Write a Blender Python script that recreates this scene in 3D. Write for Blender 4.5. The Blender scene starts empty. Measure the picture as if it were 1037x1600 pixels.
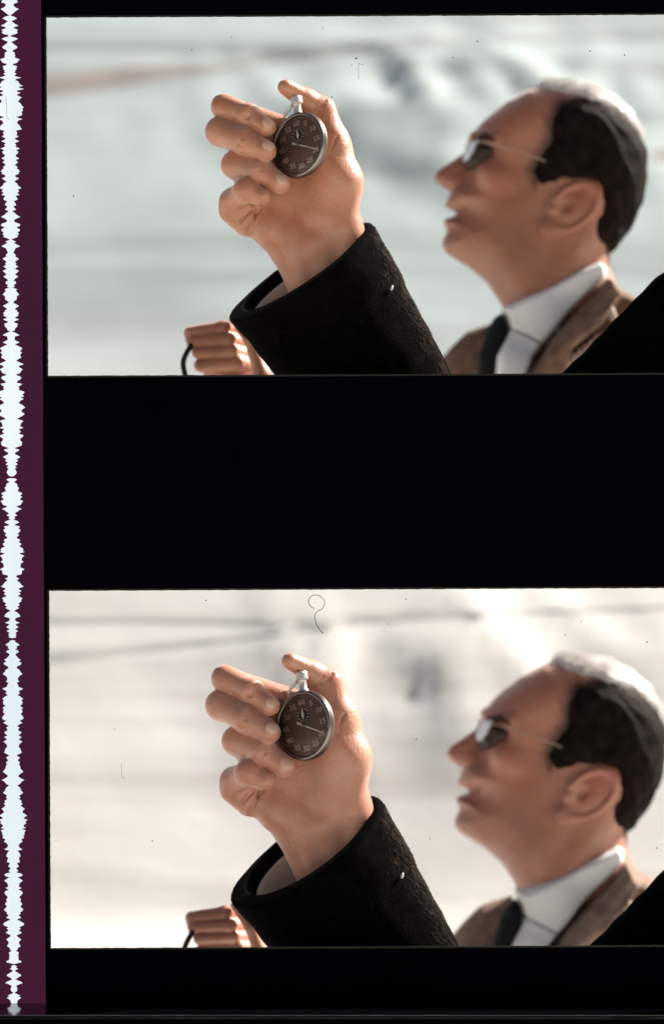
import bpy, bmesh, math, random
import numpy as np
from mathutils import Vector, Matrix, noise

random.seed(7)
scene = bpy.context.scene
col = scene.collection
R_ = math.radians

# ------------------------------------------------------------------ camera, sky, sun, exposure
D = 5.0                                   # metres from the camera to the film strip
cam_d = bpy.data.cameras.new('camera')
cam = bpy.data.objects.new('camera', cam_d); col.objects.link(cam)
cam.location = (0, -D, 0); cam.rotation_euler = (R_(90), 0, 0)
cam_d.sensor_fit = 'VERTICAL'; cam_d.sensor_height = 36; cam_d.lens = 36 * D / 1.6
cam_d.clip_start = 0.1; cam_d.clip_end = 2000
cam_d.dof.use_dof = True; cam_d.dof.focus_distance = D + 0.05; cam_d.dof.aperture_fstop = 112.5 / 58
scene.camera = cam

SUN_ELEV, SUN_AZ = 38.0, 61.0             # azimuth measured from straight behind (+Y) towards the right (+X)
sdir = Vector((math.sin(R_(SUN_AZ)) * math.cos(R_(SUN_ELEV)), math.cos(R_(SUN_AZ)) * math.cos(R_(SUN_ELEV)), math.sin(R_(SUN_ELEV))))
world = bpy.data.worlds.new('World'); scene.world = world; world.use_nodes = True
wn = world.node_tree
for n in list(wn.nodes): wn.nodes.remove(n)
sky = wn.nodes.new('ShaderNodeTexSky'); sky.sky_type = 'NISHITA'; sky.sun_disc = False
sky.sun_elevation = R_(SUN_ELEV); sky.sun_rotation = R_(SUN_AZ); sky.dust_density = 6.0; sky.air_density = 0.7; sky.ozone_density = 0.4
bg = wn.nodes.new('ShaderNodeBackground'); bg.inputs['Strength'].default_value = 0.05
wo = wn.nodes.new('ShaderNodeOutputWorld')
wn.links.new(sky.outputs[0], bg.inputs[0]); wn.links.new(bg.outputs[0], wo.inputs[0])
sun_d = bpy.data.lights.new('sun', 'SUN'); sun_d.energy = 5.0; sun_d.angle = R_(0.6); sun_d.color = (1.0, 0.95, 0.87)
sun = bpy.data.objects.new('sun', sun_d); col.objects.link(sun)
sun.rotation_euler = sdir.to_track_quat('Z', 'Y').to_euler(); sun.location = (4, 6, 6)
scene.view_settings.view_transform = 'Standard'; scene.view_settings.look = 'None'
scene.view_settings.gamma = 1.0; scene.view_settings.use_curve_mapping = False
scene.view_settings.exposure = 1.1
scene.render.engine = 'CYCLES'
scene.cycles.transparent_max_bounces = 12

# ------------------------------------------------------------------ helpers: materials
def mat(name, color, rough=0.6, spec=0.3, var=0.0, vscale=30.0, bump=0.0, bscale=80.0, metal=0.0, sss=0.0, sheen=0.0, c2=None, coat=0.0):
    m = bpy.data.materials.new(name); m.use_nodes = True
    nt = m.node_tree; b = nt.nodes['Principled BSDF']
    b.inputs['Base Color'].default_value = (*color, 1)
    b.inputs['Roughness'].default_value = rough
    b.inputs['Specular IOR Level'].default_value = spec
    b.inputs['Metallic'].default_value = metal
    if coat: b.inputs['Coat Weight'].default_value = coat; b.inputs['Coat Roughness'].default_value = 0.08
    if sheen: b.inputs['Sheen Weight'].default_value = sheen; b.inputs['Sheen Roughness'].default_value = 0.4
    if sss:
        b.inputs['Subsurface Weight'].default_value = sss
        b.inputs['Subsurface Radius'].default_value = (1.0, 0.35, 0.18)
        b.inputs['Subsurface Scale'].default_value = 0.008
    tc = nt.nodes.new('ShaderNodeTexCoord')
    if var or c2:
        nz = nt.nodes.new('ShaderNodeTexNoise'); nz.inputs['Scale'].default_value = vscale; nz.inputs['Detail'].default_value = 5
        nt.links.new(tc.outputs['Object'], nz.inputs['Vector'])
        ramp = nt.nodes.new('ShaderNodeValToRGB')
        lo = tuple(c * (1 - var) for c in color) if c2 is None else color
        hi = tuple(min(1, c * (1 + var)) for c in color) if c2 is None else c2
        ramp.color_ramp.elements[0].position = 0.35; ramp.color_ramp.elements[0].color = (*lo, 1)
        ramp.color_ramp.elements[1].position = 0.65; ramp.color_ramp.elements[1].color = (*hi, 1)
        nt.links.new(nz.outputs['Fac'], ramp.inputs['Fac']); nt.links.new(ramp.outputs['Color'], b.inputs['Base Color'])
    if bump:
        nb = nt.nodes.new('ShaderNodeTexNoise'); nb.inputs['Scale'].default_value = bscale; nb.inputs['Detail'].default_value = 4
        nt.links.new(tc.outputs['Object'], nb.inputs['Vector'])
        bp = nt.nodes.new('ShaderNodeBump'); bp.inputs['Strength'].default_value = bump; bp.inputs['Distance'].default_value = 0.004
        nt.links.new(nb.outputs['Fac'], bp.inputs['Height']); nt.links.new(bp.outputs['Normal'], b.inputs['Normal'])
    return m

def translucent(name, color, refl=0.1, c2=None, vscale=3.0):
    m = bpy.data.materials.new(name); m.use_nodes = True; nt = m.node_tree
    for n in list(nt.nodes): nt.nodes.remove(n)
    t = nt.nodes.new('ShaderNodeBsdfTranslucent'); t.inputs['Color'].default_value = (*color, 1)
    d = nt.nodes.new('ShaderNodeBsdfDiffuse'); d.inputs['Color'].default_value = (*color, 1)
    mx = nt.nodes.new('ShaderNodeMixShader'); mx.inputs[0].default_value = refl
    o = nt.nodes.new('ShaderNodeOutputMaterial')
    if c2:
        tc = nt.nodes.new('ShaderNodeTexCoord'); mp = nt.nodes.new('ShaderNodeMapping'); mp.inputs['Scale'].default_value = (6, 1, 0.6)
        nz = nt.nodes.new('ShaderNodeTexNoise'); nz.inputs['Scale'].default_value = vscale; nz.inputs['Detail'].default_value = 3
        r = nt.nodes.new('ShaderNodeValToRGB')
        r.color_ramp.elements[0].position = 0.38; r.color_ramp.elements[0].color = (*color, 1)
        r.color_ramp.elements[1].position = 0.62; r.color_ramp.elements[1].color = (*c2, 1)
        nt.links.new(tc.outputs['Object'], mp.inputs[0]); nt.links.new(mp.outputs[0], nz.inputs['Vector']); nt.links.new(nz.outputs['Fac'], r.inputs[0])
        nt.links.new(r.outputs[0], t.inputs[0]); nt.links.new(r.outputs[0], d.inputs[0])
    nt.links.new(t.outputs[0], mx.inputs[1]); nt.links.new(d.outputs[0], mx.inputs[2]); nt.links.new(mx.outputs[0], o.inputs[0])
    return m

def backlit(name, color, strength, c2=None, vscale=3.0):   # emission paints in light passing through the film; no lamp stands behind
    m = bpy.data.materials.new(name); m.use_nodes = True; nt = m.node_tree
    for n in list(nt.nodes): nt.nodes.remove(n)
    e = nt.nodes.new('ShaderNodeEmission'); e.inputs[0].default_value = (*color, 1); e.inputs[1].default_value = strength
    o = nt.nodes.new('ShaderNodeOutputMaterial'); nt.links.new(e.outputs[0], o.inputs[0])
    if c2:
        tc = nt.nodes.new('ShaderNodeTexCoord'); mp = nt.nodes.new('ShaderNodeMapping'); mp.inputs['Scale'].default_value = (14, 1, 0.9)
        nz = nt.nodes.new('ShaderNodeTexNoise'); nz.inputs['Scale'].default_value = vscale; nz.inputs['Detail'].default_value = 4
        r = nt.nodes.new('ShaderNodeValToRGB')
        r.color_ramp.elements[0].position = 0.36; r.color_ramp.elements[0].color = (*color, 1)
        r.color_ramp.elements[1].position = 0.64; r.color_ramp.elements[1].color = (*c2, 1)
        nt.links.new(tc.outputs['Object'], mp.inputs[0]); nt.links.new(mp.outputs[0], nz.inputs['Vector']); nt.links.new(nz.outputs['Fac'], r.inputs[0]); nt.links.new(r.outputs[0], e.inputs[0])
    return m

def clear(name, tint=(1, 1, 1), gloss=0.0):
    m = bpy.data.materials.new(name); m.use_nodes = True; nt = m.node_tree
    for n in list(nt.nodes): nt.nodes.remove(n)
    t = nt.nodes.new('ShaderNodeBsdfTransparent'); t.inputs[0].default_value = (*tint, 1)
    o = nt.nodes.new('ShaderNodeOutputMaterial')
    if gloss:
        g = nt.nodes.new('ShaderNodeBsdfGlossy'); g.inputs['Roughness'].default_value = 0.05
        fr = nt.nodes.new('ShaderNodeFresnel'); fr.inputs[0].default_value = gloss
        mx = nt.nodes.new('ShaderNodeMixShader')
        nt.links.new(fr.outputs[0], mx.inputs[0]); nt.links.new(t.outputs[0], mx.inputs[1]); nt.links.new(g.outputs[0], mx.inputs[2])
        nt.links.new(mx.outputs[0], o.inputs[0])
    else:
        nt.links.new(t.outputs[0], o.inputs[0])
    return m

def skin(n, c, c2):
    m = mat(n, c, 0.40, 0.7, c2=c2, vscale=16, bump=0.26, bscale=240, sss=0.25, sheen=0.4)
    nt = m.node_tree; b = nt.nodes['Principled BSDF']; src = b.inputs['Base Color'].links[0].from_socket
    tc = next(x for x in nt.nodes if x.type == 'TEX_COORD')
    n2 = nt.nodes.new('ShaderNodeTexNoise'); n2.inputs['Scale'].default_value = 55; n2.inputs['Detail'].default_value = 4; nt.links.new(tc.outputs['Object'], n2.inputs['Vector'])
    rp = nt.nodes.new('ShaderNodeValToRGB'); rp.color_ramp.elements[0].position = .4; rp.color_ramp.elements[0].color = (1, .86, .80, 1); rp.color_ramp.elements[1].position = .66; rp.color_ramp.elements[1].color = (1, 1.0, 1.0, 1)
    nt.links.new(n2.outputs['Fac'], rp.inputs[0])
    mx = nt.nodes.new('ShaderNodeMix'); mx.data_type = 'RGBA'; mx.blend_type = 'MULTIPLY'; mx.inputs[0].default_value = 1
    nt.links.new(src, mx.inputs[6]); nt.links.new(rp.outputs[0], mx.inputs[7])
    last = mx.outputs[2]
    for att, colr, amt in (('blush', (c[0] * 1.02, c[1] * .62, c[2] * .58), 1.0), ('stubble', (.030, .017, .011), 1.0)):   # ruddy nose, cheeks and ears; short cropped hair at the hairline and jaw
        an = nt.nodes.new('ShaderNodeAttribute'); an.attribute_name = att
        m3 = nt.nodes.new('ShaderNodeMix'); m3.data_type = 'RGBA'; m3.inputs[7].default_value = (*colr, 1)
        nt.links.new(an.outputs['Fac'], m3.inputs[0]); nt.links.new(last, m3.inputs[6]); last = m3.outputs[2]
    nt.links.new(last, b.inputs['Base Color'])
    return m
SKIN = {'up': skin('skin_tan', (0.42, 0.178, 0.092), (0.50, 0.245, 0.14)), 'low': skin('skin_pink', (0.47, 0.212, 0.132), (0.54, 0.275, 0.18)),
        'mup': skin('skin_bronze', (0.33, 0.128, 0.064), (0.405, 0.18, 0.10)), 'mlow': skin('skin_ruddy', (0.385, 0.162, 0.100), (0.46, 0.215, 0.14))}
NAIL = mat('fingernail', (0.56, 0.33, 0.235), 0.28, 0.6)
HAIR = mat('hair_dark', (0.010, 0.006, 0.0045), 0.75, 0.06, var=0.5, vscale=60, bump=0.6, bscale=220)
HAIR_SUNLIT = mat('hair_sunlit_pale', (0.50, 0.45, 0.42), 0.38, 0.9, c2=(0.82, 0.80, 0.78), vscale=26, bump=0.4, bscale=200, sheen=0.4)  # sunlight on the crown painted in as a pale hair colour
HAIRB = mat('hair_brown', (0.045, 0.024, 0.016), 0.6, 0.15, var=0.4, vscale=60)
FUZZ_SUNLIT = mat('wool_fibres_sunlit', (0.030, 0.019, 0.013), 0.8, 0.1, var=0.5, vscale=90)  # fibres coloured brown to paint the sunlit edge of the sleeve
BLACKCLOTH = mat('black_wool', (0.0032, 0.0026, 0.0024), 0.9, 0.01, var=0.4, vscale=60, bump=0.3, bscale=300, sheen=0.015)
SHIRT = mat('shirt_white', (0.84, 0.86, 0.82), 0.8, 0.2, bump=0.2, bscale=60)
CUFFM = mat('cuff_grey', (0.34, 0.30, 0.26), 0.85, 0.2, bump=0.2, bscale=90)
SUIT = {'up': mat('suit_brown', (0.20, 0.122, 0.084), 0.85, 0.15, var=0.25, vscale=40, bump=0.4, bscale=300),
        'low': mat('suit_taupe', (0.25, 0.172, 0.132), 0.85, 0.15, var=0.25, vscale=40, bump=0.4, bscale=300)}
SUIT_SUNLIT = mat('suit_sunlit_pale', (0.42, 0.33, 0.28), 0.8, 0.2, bump=0.4, bscale=200)  # sunlit jacket wrinkles painted as a paler cloth
TIE = mat('tie_black', (0.006, 0.006, 0.008), 0.7, 0.2, bump=0.2, bscale=200)
LIP = mat('lip', (0.36, 0.16, 0.12), 0.5, 0.3)
DARKBR = mat('brow_dark', (0.05, 0.03, 0.022), 0.8, 0.1)
CORD = mat('cord_dark', (0.02, 0.014, 0.012), 0.7, 0.2)
CROWNM = mat('crown_nickel', (0.62, 0.58, 0.53), 0.35, 0.6, metal=0.45)
STEEL = mat('steel_worn', (0.30, 0.25, 0.21), 0.30, 0.5, metal=1.0, bump=0.05, bscale=400)
STEELD = mat('steel_dull', (0.20, 0.16, 0.135), 0.38, 0.5, metal=1.0, bump=0.08, bscale=300)
DIAL = mat('dial_brown', (0.105, 0.055, 0.036), 0.55, 0.3, c2=(0.15, 0.085, 0.06), vscale=18)
DIALMARK = mat('dial_print', (0.50, 0.40, 0.32), 0.6, 0.3)
HANDM = mat('hand_cream', (0.75, 0.66, 0.55), 0.4, 0.4)
CRYSTAL = clear('watch_crystal', (0.95, 0.93, 0.91), 1.3)
LENS = clear('spectacle_lens', (0.86, 0.88, 0.88), 1.1)
LENSP = mat('lens_glint', (0.72, 0.76, 0.76), 0.25, 0.6)  # pale opaque colour paints the glint on the near lens
TEETH = mat('teeth', (0.72, 0.70, 0.64), 0.3, 0.5)
EYE_SHADE = mat('eye_socket_shade', (0.035, 0.020, 0.014), 0.4, 0.3)  # dark eye with the shade of its socket put into the colour
LENSD = clear('tinted_lens', (0.09, 0.055, 0.045), 1.06)
RIMM = mat('rim_dark_metal', (0.12, 0.09, 0.07), 0.4, 0.4, metal=0.6)
GOLD = mat('temple_metal', (0.55, 0.46, 0.37), 0.3, 0.5, metal=1.0)
BLACKFILM = mat('black_film', (0.0008, 0.0010, 0.0020), 0.6, 0.0, c2=(0.0014, 0.0018, 0.0034), vscale=4)
EDGE = mat('frame_edge_amber', (0.014, 0.012, 0.006), 0.6, 0.2)
PURPLE = backlit('purple_film', (0.047, 0.0125, 0.033), 0.47, (0.060, 0.0105, 0.034), 2.5)
CLEARTRACK = backlit('clear_track', (0.76, 0.86, 0.92), 0.47, (0.92, 0.97, 1.0), 1.0)
CLEARFILM = clear('clear_film')
DUST = mat('dust_dark', (0.03, 0.025, 0.02), 0.9, 0.05)
DUSTL = mat('dust_grey', (0.30, 0.29, 0.28), 0.9, 0.05)
LEDGEB = mat('black_matt', (0.001, 0.001, 0.0015), 0.8, 0.0)
LEDGE = mat('black_gloss', (0.002, 0.002, 0.003), 0.10, 0.5)
LEDGELIP = mat('lip_pale', (0.012, 0.012, 0.012), 0.6, 0.1, c2=(0.002, 0.002, 0.002), vscale=14)  # slightly paler, uneven strip along the front lip of the plinth

# ------------------------------------------------------------------ helpers: objects
def tag(o, label=None, cat=None, group=None, kind=None):
    if label: o['label'] = label
    if cat: o['category'] = cat
    if group: o['group'] = group
    if kind: o['kind'] = kind
    return o

def empty(name, loc=(0, 0, 0)):
    o = bpy.data.objects.new(name, None); col.objects.link(o); o.location = loc; o.empty_display_size = 0.05
    return o

def link_mesh(name, me, m, parent=None, smooth=True):
    if smooth and len(me.polygons):
        me.polygons.foreach_set('use_smooth', np.ones(len(me.polygons), dtype=bool))
    if m is not None: me.materials.append(m)
    o = bpy.data.objects.new(name, me); col.objects.link(o)
    if parent is not None: o.parent = parent
    return o

def mesh_obj(name, V, F, m, parent=None, smooth=True):
    me = bpy.data.meshes.new(name); me.from_pydata([tuple(v) for v in V], [], [tuple(f) for f in F]); me.update()
    return link_mesh(name, me, m, parent, smooth)

def copy_tree(o, parent=None, swap=None):
    c = o.copy(); col.objects.link(c); c.parent = parent
    if swap and c.type == 'MESH' and c.material_slots and c.material_slots[0].material in swap:
        new = swap[c.material_slots[0].material]
        c.material_slots[0].link = 'OBJECT'; c.material_slots[0].material = new
    for ch in list(o.children): copy_tree(ch, c, swap)
    return c

def at(px, py, y=0.0):                      # the point at depth y seen at photo pixel (px, py)
    k = (D + y) / D / 1000.0
    return Vector(((px - 518.5) * k, y, (800 - py) * k))

def box(bm, x0, x1, y0, y1, z0, z1):
    vs = [bm.verts.new(p) for p in ((x0, y0, z0), (x1, y0, z0), (x1, y1, z0), (x0, y1, z0), (x0, y0, z1), (x1, y0, z1), (x1, y1, z1), (x0, y1, z1))]
    for f in ((0, 3, 2, 1), (4, 5, 6, 7), (0, 1, 5, 4), (1, 2, 6, 5), (2, 3, 7, 6), (3, 0, 4, 7)): bm.faces.new([vs[i] for i in f])

def tube(pts, r, n=8, caps=True):
    pts = [Vector(p) for p in pts]; rs = r if isinstance(r, (list, tuple)) else [r] * len(pts)
    V, F = [], []; up = Vector((0, 1, 0.01))
    for i, p in enumerate(pts):
        t = (pts[min(i + 1, len(pts) - 1)] - pts[max(i - 1, 0)]).normalized()
        a = t.cross(up); a = a.normalized() if a.length > 1e-6 else Vector((1, 0, 0)); b = t.cross(a).normalized()
        for k in range(n):
            w = 2 * math.pi * k / n; V.append(p + (a * math.cos(w) + b * math.sin(w)) * rs[i])
    for i in range(len(pts) - 1):
        for k in range(n):
            F.append((i * n + k, i * n + (k + 1) % n, (i + 1) * n + (k + 1) % n, (i + 1) * n + k))
    if caps: F.append(tuple(range(n))[::-1]); F.append(tuple((len(pts) - 1) * n + k for k in range(n)))
    return V, F

def lathe(prof, n=64):                       # profile of (radius, height) turned about local Z
    V, F = [], []
    for r, z in prof:
        for k in range(n):
            w = 2 * math.pi * k / n; V.append((r * math.cos(w), r * math.sin(w), z))
    for i in range(len(prof) - 1):
        for k in range(n):
            F.append((i * n + k, i * n + (k + 1) % n, (i + 1) * n + (k + 1) % n, (i + 1) * n + k))
    return V, F

def smooth_curve(pts, per=6):
    pts = [Vector(p) for p in pts]; out = []
    for i in range(len(pts) - 1):
        p0, p1, p2, p3 = pts[max(i - 1, 0)], pts[i], pts[i + 1], pts[min(i + 2, len(pts) - 1)]
        for k in range(per):
            t = k / per
            out.append(0.5 * ((2 * p1) + (p2 - p0) * t + (2 * p0 - 5 * p1 + 4 * p2 - p3) * t * t + (3 * p1 - p0 - 3 * p2 + p3) * t ** 3))
    return out + [pts[-1]]

# ------------------------------------------------------------------ helpers: distance fields -> one continuous mesh
# grid axes: x = right, y = away from the viewer, z = up, in millimetres; a point is given as (px, py, depth), z = -py
class Field:
    def __init__(s, x0, x1, py0, py1, d0, d1, h):
        s.o = np.array([x0, d0, -py1], np.float32); s.h = h
        s.x = np.arange(x0, x1, h, dtype=np.float32)[:, None, None]
        s.y = np.arange(d0, d1, h, dtype=np.float32)[None, :, None]
        s.z = np.arange(-py1, -py0, h, dtype=np.float32)[None, None, :]
        s.shape = (s.x.size, s.y.size, s.z.size)
    def cone(s, a, b, r1, r2, sy=1.0):
        a = (a[0], a[2], -a[1]); b = (b[0], b[2], -b[1])
        bx, by, bz = b[0] - a[0], (b[1] - a[1]) / sy, b[2] - a[2]
        X, Y, Z = s.x - a[0], (s.y - a[1]) / sy, s.z - a[2]
        t = np.clip((X * bx + Y * by + Z * bz) / (bx * bx + by * by + bz * bz + 1e-6), 0, 1)
        return np.sqrt((X - t * bx) ** 2 + (Y - t * by) ** 2 + (Z - t * bz) ** 2) - (r1 + (r2 - r1) * t)
    def ell(s, c, r, rot=0.0):               # ellipsoid, rot turns it in the picture plane (degrees, counter-clockwise)
        X, Y, Z = s.x - c[0], s.y - c[2], s.z + c[1]
        ca, sa = math.cos(R_(rot)), math.sin(R_(rot))
        U, W = X * ca + Z * sa, -X * sa + Z * ca
        k0 = np.sqrt((U / r[0]) ** 2 + (Y / r[2]) ** 2 + (W / r[1]) ** 2)
        return (k0 - 1) * min(r)
    def poly(s, pts):                        # signed 2-D distance in the picture plane, shape (nx, 1, nz)
        X, Z = s.x[:, 0, 0][:, None], s.z[0, 0, :][None, :]
        P = [(p[0], -p[1]) for p in pts]; d = np.full((X.size, Z.size), 1e9, np.float32); inside = np.zeros(d.shape, bool)
        for (ax, az), (bx, bz) in zip(P, P[1:] + P[:1]):
            ex, ez = bx - ax, bz - az
            t = np.clip(((X - ax) * ex + (Z - az) * ez) / (ex * ex + ez * ez + 1e-9), 0, 1)
            d = np.minimum(d, (X - ax - t * ex) ** 2 + (Z - az - t * ez) ** 2)
            c = ((az > Z) != (bz > Z)) & (X < ex * (Z - az) / (ez if abs(ez) > 1e-9 else 1e-9) + ax)
            inside ^= c
        d = np.sqrt(d); return np.where(inside, -d, d)[:, None, :]
    def inflate(s, pts, R, W, dz=0.0):
        d = s.poly(pts)
        return np.sqrt(np.maximum(d + R, 0) ** 2 + ((s.y - dz) * (R / W)) ** 2) - R
    def blend(s, ctrl, sig):                 # smooth field of widths in the picture plane
        X, Z = s.x[:, 0, 0][:, None], s.z[0, 0, :][None, :]
        num = den = 0
        for px, py, w in ctrl:
            g = np.exp(-((X - px) ** 2 + (Z + py) ** 2) / (2 * sig * sig)) + 1e-9
            num = num + g * w; den = den + g
        return (num / den)[:, None, :].astype(np.float32)
    def wob(s, amp, lx, ly, lz, seed):
        rs = random.Random(seed); f = 0
        for k in range(4):
            q = [rs.uniform(0.6, 1.5) * rs.choice((-1, 1)) for _ in range(3)]
            f = f + np.sin(s.x * q[0] / lx + s.y * q[1] / ly + s.z * q[2] / lz + rs.uniform(0, 6.28))
        return f * (amp / 4)

def smin(a, b, k):
    h = np.maximum(k - np.abs(a - b), 0) / k
    return np.minimum(a, b) - h * h * k * 0.25
def smax(a, b, k): return -smin(-a, -b, k)

def nets(fl, F):
    F = np.ascontiguousarray(np.broadcast_to(F, fl.shape), dtype=np.float32)
    F = F.copy()
    F[0], F[-1], F[:, 0], F[:, -1], F[:, :, 0], F[:, :, -1] = [np.maximum(q, 0.01) for q in (F[0], F[-1], F[:, 0], F[:, -1], F[:, :, 0], F[:, :, -1])]
    S = F < 0
    n = np.zeros(tuple(d - 1 for d in F.shape), np.int8)
    for i in (0, 1):
        for j in (0, 1):
            for k in (0, 1):
                n += S[i:F.shape[0] - 1 + i, j:F.shape[1] - 1 + j, k:F.shape[2] - 1 + k]
    act = (n > 0) & (n < 8); ci = np.argwhere(act)
    acc = np.zeros((len(ci), 3), np.float32); cnt = np.zeros(len(ci), np.float32)
    C = [(i, j, k) for i in (0, 1) for j in (0, 1) for k in (0, 1)]
    for a in C:
        for ax in range(3):
            if a[ax]: continue
            b = list(a); b[ax] = 1
            fa = F[ci[:, 0] + a[0], ci[:, 1] + a[1], ci[:, 2] + a[2]]; fb = F[ci[:, 0] + b[0], ci[:, 1] + b[1], ci[:, 2] + b[2]]
            cr = (fa < 0) != (fb < 0); t = np.where(cr, fa / np.where(cr, fa - fb, 1), 0)
            p = np.tile(np.array(a, np.float32), (len(ci), 1)); p[:, ax] = t
            acc += p * cr[:, None]; cnt += cr
    V = (ci + acc / cnt[:, None]) * fl.h + fl.o
    idx = np.full(act.shape, -1, np.int32); idx[act] = np.arange(len(ci))
    Q = []
    for ax in range(3):
        u, v = (ax + 1) % 3, (ax + 2) % 3
        lo = [slice(None)] * 3; hi = [slice(None)] * 3; lo[ax] = slice(0, -1); hi[ax] = slice(1, None)
        A, B = S[tuple(lo)], S[tuple(hi)]
        e = np.argwhere(A != B); e = e[(e[:, u] > 0) & (e[:, v] > 0) & (e[:, u] < F.shape[u] - 1) & (e[:, v] < F.shape[v] - 1)]
        def cell(du, dv):
            q = e.copy(); q[:, u] -= du; q[:, v] -= dv; return idx[q[:, 0], q[:, 1], q[:, 2]]
        q = np.stack([cell(0, 0), cell(1, 0), cell(1, 1), cell(0, 1)], 1)
        ins = A[e[:, 0], e[:, 1], e[:, 2]]
        q[~ins] = q[~ins][:, ::-1]; Q.append(q)
    return V, np.concatenate(Q)

def field_obj(name, fl, F, m, parent, base):
    V, Q = nets(fl, F)
    V = (V - np.array([base[0], base[2], -base[1]])) * 0.001
    me = bpy.data.meshes.new(name)
    me.vertices.add(len(V)); me.vertices.foreach_set('co', V.astype(np.float32).ravel())
    me.loops.add(Q.size); me.loops.foreach_set('vertex_index', Q.astype(np.int32).ravel())
    me.polygons.add(len(Q)); me.polygons.foreach_set('loop_start', np.arange(0, Q.size, 4, dtype=np.int32))
    me.update(calc_edges=True); me.validate()
    return link_mesh(name, me, m, parent)

def rel(p, base): return Vector(((p[0] - base[0]) * .001, (p[2] - base[2]) * .001, -(p[1] - base[1]) * .001))
def place(o, base, y0, s=1.0, anchor=None, to=None):  # put a thing built in picture millimetres at depth y0
    bx, by = base[0], base[1]
    if anchor: bx, by = to[0] + s * (bx - anchor[0]), to[1] + s * (by - anchor[1])
    k = (D + y0) / D
    o.location = at(bx, by, y0); o.location.y = y0 + base[2] * .001 * k * s; o.scale = (k * s,) * 3

# ------------------------------------------------------------------ the setting: one sheet of desert ground rising into a pale hillside
G0 = -0.95
MOUNDS = []
def base_h(x, y):
    if y < 1.5: h = G0
    elif y < 2.0: h = G0 + 0.75 * (y - 1.5) ** 2
    elif y < 16: h = G0 + 0.1875 + 0.75 * (y - 2.0)
    else: h = G0 + 0.1875 + 10.5 + 12 * (1 - math.exp(-(y - 16) / 26.0))
    return h
def terrain(x, y):
    h = base_h(x, y)
    amp = min(1.0, max(0.0, (y - 0.8)))
    if amp:
        h += amp * (0.03 * noise.noise((x * .5, y * .7, 1.3)) + 0.010 * noise.noise((x * 1.2, y * 2.1, 4.0)) + 0.003 * noise.noise((x * 6, y * 7, 2.0)))
    for mx, my, mr, mh in MOUNDS:
        q = ((x - mx) / (mr * 1.5)) ** 2 + ((y - my) / mr) ** 2
        if q < 6:
            g = math.exp(-q * 1.3)
            rid = 1 - abs(noise.noise((x * 1.9 + y * .9, y * 1.1 - x * .7, 7.7)))
            h += mh * g * (0.25 + 0.55 * rid ** 3 + 0.5 * (1 - abs(noise.noise((x * 4.2 + y * 2.5, y * 2.2 - x * 1.6, 2.2)))) ** 3 + 0.2 * noise.noise((x * 9, y * 9, 3)))
    return h
def on_hill(px, py):                        # where the line of sight through a photo pixel meets the hillside
    y = 1.0
    while y < 60:
        p = at(px, py, y)
        if p.z <= terrain(p.x, y):
            a, b_ = y - 0.04, y
            for _ in range(12):
                m_ = (a + b_) / 2; p = at(px, py, m_)
                if p.z <= terrain(p.x, m_): b_ = m_
                else: a = m_
            return p.x, b_
        y += 0.04
    return p.x, y
for px, py in ((705, 178), (690, 1068)):
    x, y = on_hill(px, py); MOUNDS.append((x, y, 0.42 if py < 500 else 0.32, 0.115 if py < 500 else 0.085))
xs = sorted(set([round(-2.6 + .04 * i, 3) for i in range(131)] + [s * v for s in (-1, 1) for v in (2.8, 3.3, 4, 5.5, 8, 12, 20, 35, 60, 110, 200, 400)]))
ys = sorted(set([-400, -200, -100, -50, -25, -14, -9, -6, -4, -2.5, -1.2, -.4, .2, .6] + [round(.8 + .04 * i, 3) for i in range(240)] + [10.6, 11.2, 12, 13, 14.5, 16, 19, 24, 32, 45, 65, 100, 180, 400]))
V = [(x, y, terrain(x, y)) for y in ys for x in xs]; nx = len(xs)
F = [(j * nx + i, j * nx + i + 1, (j + 1) * nx + i + 1, (j + 1) * nx + i) for j in range(len(ys) - 1) for i in range(nx - 1)]
SAND = bpy.data.materials.new('pale_sand'); SAND.use_nodes = True
nt = SAND.node_tree; b = nt.nodes['Principled BSDF']; b.inputs['Roughness'].default_value = 0.95; b.inputs['Specular IOR Level'].default_value = 0.05
geo = nt.nodes.new('ShaderNodeNewGeometry'); sep = nt.nodes.new('ShaderNodeSeparateXYZ'); nt.links.new(geo.outputs['Position'], sep.inputs[0])
n1 = nt.nodes.new('ShaderNodeTexNoise'); n1.inputs['Scale'].default_value = 0.8; n1.inputs['Detail'].default_value = 6; nt.links.new(geo.outputs['Position'], n1.inputs['Vector'])
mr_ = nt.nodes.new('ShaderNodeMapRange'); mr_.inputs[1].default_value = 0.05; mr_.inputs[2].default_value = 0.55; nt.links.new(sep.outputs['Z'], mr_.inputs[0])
def two(c_a, c_b):
    r = nt.nodes.new('ShaderNodeValToRGB'); r.color_ramp.elements[0].position = .32; r.color_ramp.elements[0].color = (*c_a, 1)
    r.color_ramp.elements[1].position = .62; r.color_ramp.elements[1].color = (*c_b, 1); nt.links.new(n1.outputs['Fac'], r.inputs[0]); return r
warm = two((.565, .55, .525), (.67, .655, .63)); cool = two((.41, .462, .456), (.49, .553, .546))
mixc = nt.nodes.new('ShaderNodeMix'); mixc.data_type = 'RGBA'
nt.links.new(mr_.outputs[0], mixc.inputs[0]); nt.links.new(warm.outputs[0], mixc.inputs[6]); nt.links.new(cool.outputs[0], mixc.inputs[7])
mp_ = nt.nodes.new('ShaderNodeMapping'); mp_.inputs['Scale'].default_value = (0.35, 3.2, 3.2); nt.links.new(geo.outputs['Position'], mp_.inputs[0])
n3 = nt.nodes.new('ShaderNodeTexNoise'); n3.inputs['Scale'].default_value = 1.6; n3.inputs['Detail'].default_value = 5; n3.inputs['Distortion'].default_value = .6; nt.links.new(mp_.outputs[0], n3.inputs['Vector'])
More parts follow.
